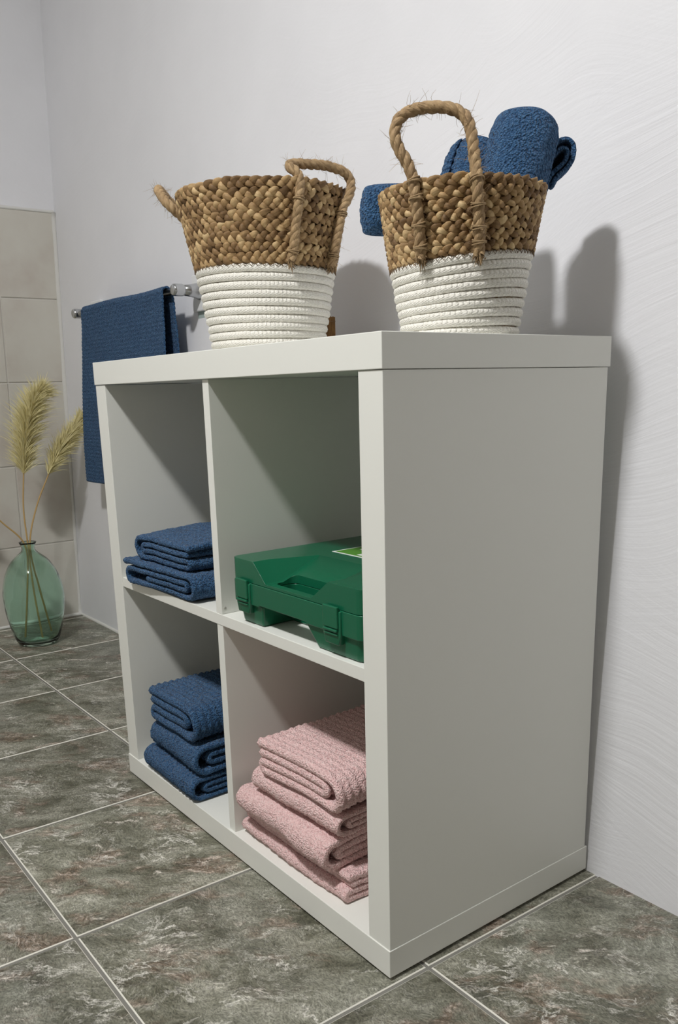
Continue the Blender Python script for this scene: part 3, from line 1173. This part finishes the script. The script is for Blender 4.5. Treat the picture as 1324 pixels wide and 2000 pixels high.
# folded end of a towel hanging over the left of the rim: the turned edge faces outward
tp = [(0.034, -0.0135), (0.020, -0.0145), (0.002, -0.0140)] + [(-0.002 + 0.0135 * math.cos(q), -0.0135 * math.sin(q)) for q in np.linspace(PI / 2, 3 * PI / 2, 12)]
tp += [(0.002, 0.0140), (0.020, 0.0145), (0.034, 0.0130)]
tp += [(0.036, 0.004), (0.026, 0.0035), (0.010, 0.0040), (0.004, 0.0), (0.010, -0.0040), (0.024, -0.0042), (0.034, -0.004)]
tag(cloth('folded_towel', resample(np.array(tp), 200), 0.058, 0.0085, M['blue'], place_tail, seed=151, warp=0.0018, step=0.0025, fuzz=0.0009, hem_shift=0.003),
    'end of a blue towel spilling over the left rim of the smaller basket', 'towel', G4)

# ------------------------------------------------------------------ bamboo box
bx = thing('bamboo_box', 'small brown bamboo slat box behind the larger basket', 'box', (-0.570, 0.345, 0.7652))
x0, x1, y0, y1, z0, z1 = -0.610, -0.536, 0.318, 0.352, 0.7654, 0.8315
box('body', x0 + 0.002, x1 - 0.002, y0 + 0.002, y1 - 0.002, z0, z1 - 0.002, M['bamboo'], bx)
ns_ = 12
for k in range(ns_):
    xa_ = x0 + (x1 - x0) * k / ns_
    sl = box('slat', xa_ + 0.0003, xa_ + (x1 - x0) / ns_ - 0.0003, y0, y0 + 0.0025, z0, z1 - 0.0006 * (k % 3), M['bamboo'], bx, 0.0004, 1)
    sl2 = box('slat', x1 - 0.0025, x1, y0 + (y1 - y0) * k / ns_ + 0.0003, y0 + (y1 - y0) * (k + 1) / ns_ - 0.0003, z0, z1 - 0.0006 * (k % 2), M['bamboo'], bx, 0.0004, 1)
box('binding_cord', x0 - 0.0002, x1 + 0.0003, y0 - 0.0004, y1, z1 - 0.0085, z1 - 0.0075, M['jute'], bx)

# ------------------------------------------------------------------ towel rail and hanging towel
ZBAR, YBAR = 0.935, 0.357
XL, XR_ = -1.722, -1.115
rail = thing('towel_rail', 'chrome towel rail with two posts stuck to the plaster wall', 'towel rail', ((XL + XR_) / 2, 0.42, ZBAR))
V, Fc, UV = tube([(XL, YBAR, ZBAR), (-1.5, YBAR, ZBAR), (-1.3, YBAR, ZBAR), (XR_, YBAR, ZBAR)], 0.0075, 20)
mesh('bar', V, Fc, M['chrome'], rail)
for x in (XL, XR_):
    prof = [(0.0, 0.340), (0.010, 0.340), (0.0125, 0.3425), (0.0133, 0.347), (0.0133, 0.364), (0.0125, 0.3665), (0.0105, 0.3675),
            (0.0105, 0.3695), (0.0115, 0.370), (0.0135, 0.385), (0.0165, 0.400), (0.0205, 0.4105), (0.0, 0.4105)]
    V, Fc = lathe([(r, y) for r, y in prof], x, ZBAR, 28, axis='y')
    ps = mesh('post', V, Fc, M['chrome'], rail)
    yb = wy(ZBAR)
    box('wall_plate', x - 0.036, x + 0.036, 0.4085, yb - 0.0015, ZBAR - 0.043, ZBAR + 0.037, M['plate'], rail, 0.0025)
    box('adhesive_pad', x - 0.030, x + 0.042, yb - 0.0030, yb + 0.001, ZBAR - 0.058, ZBAR + 0.030, M['pad'], rail, 0.0008)

rr_ = 0.0125
hp_ = [(0.0, 0.472), (-0.002, 0.56), (0.001, 0.70), (0.006, 0.82), (0.0085, 0.90)]
hp_ += arc(0.0215, ZBAR, rr_, 180, 0, 14)
hp_ += [(0.0365, 0.90), (0.040, 0.82), (0.043, 0.70), (0.042, 0.60)]
hp_ = smooth_path(hp_, 300)


def place_hang(a, b, z):
    t = np.clip((ZBAR - z) / 0.47, 0, 1)
    x = -1.668 + b - 0.045 * t * (1 - b / 0.50) - 0.0 * t
    y = YBAR - 0.0215 + a
    fr = (a < 0.0215)
    y = y + 0.004 * np.sin(x * 34) * t * np.where(fr, 1, 0.3)
    return np.stack([x, y, z], -1)


tag(cloth('hanging_towel', hp_, 0.497, 0.0048, M['blue'], place_hang, seed=161, ribs='s', rib_amp=0.0007, warp=0.0020, wscale=19, step=0.0024, fuzz=0.0004, hem_shift=0.002),
    'ribbed dark blue towel hanging over the chrome rail on the wall', 'towel')

# ------------------------------------------------------------------ vase and pampas grass
VX, VY = -1.79, 0.165
prof = [(0.0, 0.0015), (0.040, 0.0005), (0.052, 0.002), (0.060, 0.010), (0.068, 0.030), (0.077, 0.065), (0.084, 0.105), (0.0865, 0.140), (0.085, 0.165),
        (0.079, 0.195), (0.069, 0.222), (0.054, 0.247), (0.038, 0.263), (0.026, 0.273), (0.0195, 0.280), (0.0180, 0.286), (0.0188, 0.292), (0.022, 0.299), (0.0245, 0.3035),
        (0.0240, 0.3055), (0.0215, 0.3055), (0.0190, 0.301), (0.0155, 0.292), (0.0148, 0.286), (0.0163, 0.279), (0.0230, 0.270), (0.035, 0.260), (0.051, 0.244),
        (0.066, 0.2195), (0.0760, 0.193), (0.0820, 0.164), (0.0835, 0.140), (0.0810, 0.105), (0.0740, 0.066), (0.0645, 0.033), (0.056, 0.0165), (0.042, 0.0105), (0.020, 0.013), (0.0, 0.015)]
pd = smooth_path(prof, 110)
V, Fc = lathe(pd.tolist(), VX, VY, 56)
q = V - np.array([VX, VY, 0])
lum = 1 + 0.028 * wob(q, 8, 13) * np.clip((0.27 - V[:, 2]) / 0.1, 0, 1)
V[:, 0] = VX + q[:, 0] * lum
V[:, 1] = VY + q[:, 1] * lum
V[:, 2] += 0.0004
vase = tag(mesh('glass_vase', V, Fc, M['glass']), 'green glass bottle vase standing on the floor in the tiled corner', 'vase')

G5 = 'pampas stems in the green glass vase'


def plume_hair(P, seed, count, lmax, spread):
    """P: axis of the plume, base to tip"""
    rs = np.random.RandomState(seed)
    T, N, B = frames(P, (0.3, 0.5, 0.1))
    n = len(P)
    segs = 6
    Vs, Fs = [], []
    k = 0
    for i in range(count):
        f = rs.rand() ** 0.9
        j = int(f * (n - 1))
        a = rs.rand() * 2 * PI
        d = np.cos(a) * N[j] + np.sin(a) * B[j]
        L = lmax * (0.45 + 0.55 * math.sin(PI * min(1, 0.22 + 0.72 * f))) * rs.uniform(0.55, 1.1)
        dr = T[j] * 0.85 + d * spread * rs.uniform(0.25, 1.0)
        dr /= np.linalg.norm(dr)
        t = np.linspace(0, 1, segs)[:, None]
        Q = P[j] + d * 0.0012 + dr * L * t + d * L * 0.32 * rs.uniform(0, 1) * t ** 2 + np.array([0, 0, -1]) * L * 0.16 * t ** 2.5 + rs.normal(size=3) * L * 0.06 * t ** 2
        side = np.cross(dr, rs.normal(size=3))
        side /= np.linalg.norm(side)
        wd = (np.array([0.0007, 0.0010, 0.0010, 0.0008, 0.0005, 0.0001]) * rs.uniform(0.7, 1.2))[:, None]
        V = np.empty((segs * 2, 3))
        V[0::2] = Q - side * wd
        V[1::2] = Q + side * wd
        Vs.append(V)
        b = k + 2 * np.arange(segs - 1)
        Fs.append(np.stack([b, b + 1, b + 3, b + 2], -1))
        k += segs * 2
    return np.vstack(Vs), np.vstack(Fs)


def pampas(label, stem_pts, plume_pts, seed, count=2600, lmax=0.085, spread=0.85):
    t = thing('pampas_stem', label, 'dried grass', stem_pts[0], G5)
    P = smooth_path(stem_pts, 60)
    V, F, UV = tube(P, np.linspace(0.0030, 0.0020, 60), 8)
    mesh('stem', V, F, M['stem'], t)
    Q = smooth_path(plume_pts, 60)
    V, F, UV = tube(Q, np.linspace(0.0018, 0.0006, 60), 6)
    mesh('plume_axis', V, F, M['plume'], t)
    V, F = plume_hair(Q, seed, count, lmax, spread)
    o = mesh('plume', V, F, M['plume'], t, smooth=True)
    o['kind'] = 'stuff'
    return t


pampas('upright pampas plume rising straight up out of the green vase',
       [(-1.772, 0.172, 0.017), (-1.785, 0.166, 0.16), (-1.791, 0.166, 0.29), (-1.80, 0.168, 0.40), (-1.80, 0.180, 0.503)],
       [(-1.80, 0.180, 0.500), (-1.80, 0.188, 0.56), (-1.80, 0.205, 0.63), (-1.80, 0.232, 0.70), (-1.80, 0.262, 0.735)], 201)
pampas('pampas plume leaning right from the vase toward the hanging towel',
       [(-1.815, 0.215, 0.020), (-1.80, 0.188, 0.16), (-1.792, 0.172, 0.292), (-1.80, 0.205, 0.40), (-1.80, 0.252, 0.495)],
       [(-1.80, 0.250, 0.492), (-1.81, 0.286, 0.545), (-1.82, 0.325, 0.59), (-1.83, 0.360, 0.625), (-1.835, 0.380, 0.650)], 202, 2200, 0.066, 0.62)
pampas('straw stem leaning left out of the vase, cut off by the picture edge',
       [(-1.80, 0.130, 0.02), (-1.795, 0.15, 0.16), (-1.790, 0.158, 0.292), (-1.79, 0.10, 0.37), (-1.79, 0.02, 0.46)],
       [(-1.79, 0.022, 0.458), (-1.79, -0.04, 0.52), (-1.79, -0.10, 0.58), (-1.79, -0.15, 0.64), (-1.79, -0.18, 0.69)], 203, 900)

# ------------------------------------------------------------------ green first-aid case
case = thing('first_aid_case', 'dark green plastic case with a first aid label in the upper right compartment', 'case', (-0.19, 0.13, ZF2))
CX0, CX1, CY0, CY1 = -0.3365, -0.046, 0.0045, 0.262
Z0, ZSM, ZTP = ZF2, 0.4545, 0.4855


def prism(poly, y0, y1):
    """closed prism of an XZ polygon between two y planes"""
    bm = bmesh.new()
    a = [bm.verts.new((x, y0, z)) for x, z in poly]
    b = [bm.verts.new((x, y1, z)) for x, z in poly]
    bm.faces.new(a)
    bm.faces.new(b[::-1])
    n = len(poly)
    for i in range(n):
        bm.faces.new((a[i], b[i], b[(i + 1) % n], a[(i + 1) % n]))
    bmesh.ops.recalc_face_normals(bm, faces=bm.faces)
    return bm


def plan_prism(poly, z0, z1, taper=0.0):
    bm = bmesh.new()
    cx = sum(p[0] for p in poly) / len(poly)
    cy = sum(p[1] for p in poly) / len(poly)
    a = [bm.verts.new((cx + (x - cx) * (1 - taper), cy + (y - cy) * (1 - taper), z0)) for x, y in poly]
    b = [bm.verts.new((x, y, z1)) for x, y in poly]
    bm.faces.new(a[::-1])
    bm.faces.new(b)
    n = len(poly)
    for i in range(n):
        bm.faces.new((a[i], a[(i + 1) % n], b[(i + 1) % n], b[i]))
    bmesh.ops.recalc_face_normals(bm, faces=bm.faces)
    return bm


def rrect(x0, x1, y0, y1, r, n=6):
    out = []
    for cx, cy, a0 in ((x1 - r, y0 + r, -90), (x1 - r, y1 - r, 0), (x0 + r, y1 - r, 90), (x0 + r, y0 + r, 180)):
        for k in range(n + 1):
            a = math.radians(a0 + 90 * k / n)
            out.append((cx + r * math.cos(a), cy + r * math.sin(a)))
    return out


def tmp(bm):
    me = bpy.data.meshes.new('tmp')
    bm.to_mesh(me)
    bm.free()
    o = bpy.data.objects.new('tmp', me)
    COL.objects.link(o)
    return o


def carve(bm, cutters, bev, seg=3):
    """boolean difference, then a soft bevel; returns the evaluated mesh's bmesh"""
    o = tmp(bm)
    cs = [tmp(c) for c in cutters]
    for c in cs:
        m = o.modifiers.new('b', 'BOOLEAN')
        m.operation = 'DIFFERENCE'
        m.solver = 'EXACT'
        m.object = c
    if bev:
        m = o.modifiers.new('v', 'BEVEL')
        m.width = bev
        m.segments = seg
        m.limit_method = 'ANGLE'
        m.angle_limit = math.radians(24)
        m.use_clamp_overlap = True
    dg = bpy.context.evaluated_depsgraph_get()
    me = bpy.data.meshes.new_from_object(o.evaluated_get(dg))
    out = bmesh.new()
    out.from_mesh(me)
    for x in [o] + cs:
        bpy.data.objects.remove(x)
    return out


def ramp_cutter(x0, x1, xa, xb, zl, y_in, y_out, ztop):
    """notch of the lid: trapezoid in front whose floor is level to y_in, then slopes up to the lid top at y_out"""
    bm = bmesh.new()
    zt_ = ztop + 0.004
    prof_top = [(x0, zt_), (x1, zt_)]
    rows = []
    for y, k in ((-0.03, 0.0), (y_in, 0.0), (y_out, 1.0)):
        zf = zl + (ztop + 0.003 - zl) * k
        rows.append([bm.verts.new((x0 + 0.012 * k, y, zt_)), bm.verts.new((xa - 0.004 * k, y, zf)),
                     bm.verts.new((xb + 0.004 * k, y, zf)), bm.verts.new((x1 - 0.012 * k, y, zt_))])
    bm.faces.new(rows[0])
    bm.faces.new(rows[-1][::-1])
    for a, b in zip(rows[:-1], rows[1:]):
        for i in range(4):
            bm.faces.new((a[i], b[i], b[(i + 1) % 4], a[(i + 1) % 4]))
    bmesh.ops.recalc_face_normals(bm, faces=bm.faces)
    return bm


plan = rrect(CX0, CX1, CY0, CY1, 0.011)
lid_bm = carve(plan_prism(plan, ZSM + 0.0006, ZTP),
               [ramp_cutter(-0.284, -0.104, -0.251, -0.146, ZSM + 0.0045, 0.030, 0.105, ZTP),
                plan_prism(rrect(-0.246, -0.142, 0.016, 0.050, 0.010), 0.38, 0.52)], 0.0032)
lid = from_bm('lid', lid_bm, M['green'], case, smooth=True)
band_plan = rrect(CX0 - 0.001, CX1 + 0.001, CY0 - 0.001, CY1 + 0.001, 0.011)
base_bm = carve(plan_prism(band_plan, 0.424, ZSM),
                [plan_prism(rrect(-0.246, -0.142, 0.016, 0.050, 0.010), 0.38, 0.52),
                 prism([(-0.300, 0.38), (-0.268, 0.4262), (-0.158, 0.4262), (-0.110, 0.38)], -0.03, 0.062)], 0.0018)
band = from_bm('base_band', base_bm, M['green'], case, smooth=True)
tub_bm = carve(plan_prism(rrect(CX0 + 0.004, CX1 - 0.004, CY0 + 0.003, CY1 - 0.004, 0.012), Z0, 0.4245, 0.03),
               [prism([(-0.276, 0.37), (-0.264, 0.4275), (-0.168, 0.4275), (-0.124, 0.37)], -0.03, 0.060)], 0.0028)
tub = from_bm('base_tub', tub_bm, M['green'], case, smooth=True)
for o in (lid, band, tub):
    try:
        m = o.modifiers.new('wn', 'WEIGHTED_NORMAL')
        m.keep_sharp = False
    except Exception:
        pass
for xc in (-0.3045, -0.101):
    la = thing_l = None
    bm = bmesh.new()
    # backing plate with tapered foot
    pb = prism([(xc - 0.0175, 0.4535), (xc + 0.0175, 0.4535), (xc + 0.0175, 0.424), (xc + 0.0135, 0.411), (xc - 0.0135, 0.411), (xc - 0.0175, 0.424)], CY0 - 0.0035, CY0 + 0.006)
    la = from_bm('latch', carve(pb, [], 0.0012, 2), M['green'], case, smooth=True)
    box('latch_flap', xc - 0.0145, xc + 0.0145, CY0 - 0.0062, CY0 - 0.002, 0.4318, 0.4590, M['green'], la, 0.0013)
    box('latch_rib', xc - 0.0135, xc + 0.0135, CY0 - 0.0072, CY0 - 0.002, 0.4275, 0.4310, M['green'], la, 0.0012)
    box('latch_rib', xc - 0.0135, xc + 0.0135, CY0 - 0.0055, CY0 - 0.002, 0.4225, 0.4255, M['green'], la, 0.0010)
# first-aid label on the lid
st = box('first_aid_label', -0.263, -0.143, 0.126, 0.226, ZTP - 0.0002, ZTP + 0.0003, M['label_white'], case)
st['label'] = 'green label with a white border and white cross'
box('label_field', -0.2595, -0.1465, 0.1295, 0.2225, ZTP, ZTP + 0.0005, M['label_green'], st)
bm = bmesh.new()
lx, ly = -0.203, 0.176
bm_box(bm, lx - 0.042, lx + 0.042, ly - 0.0135, ly + 0.0135, ZTP, ZTP + 0.0007)
bm_box(bm, lx - 0.0135, lx + 0.0135, ly - 0.042, ly + 0.042, ZTP, ZTP + 0.00071)
from_bm('white_cross', bm, M['label_white'], st)
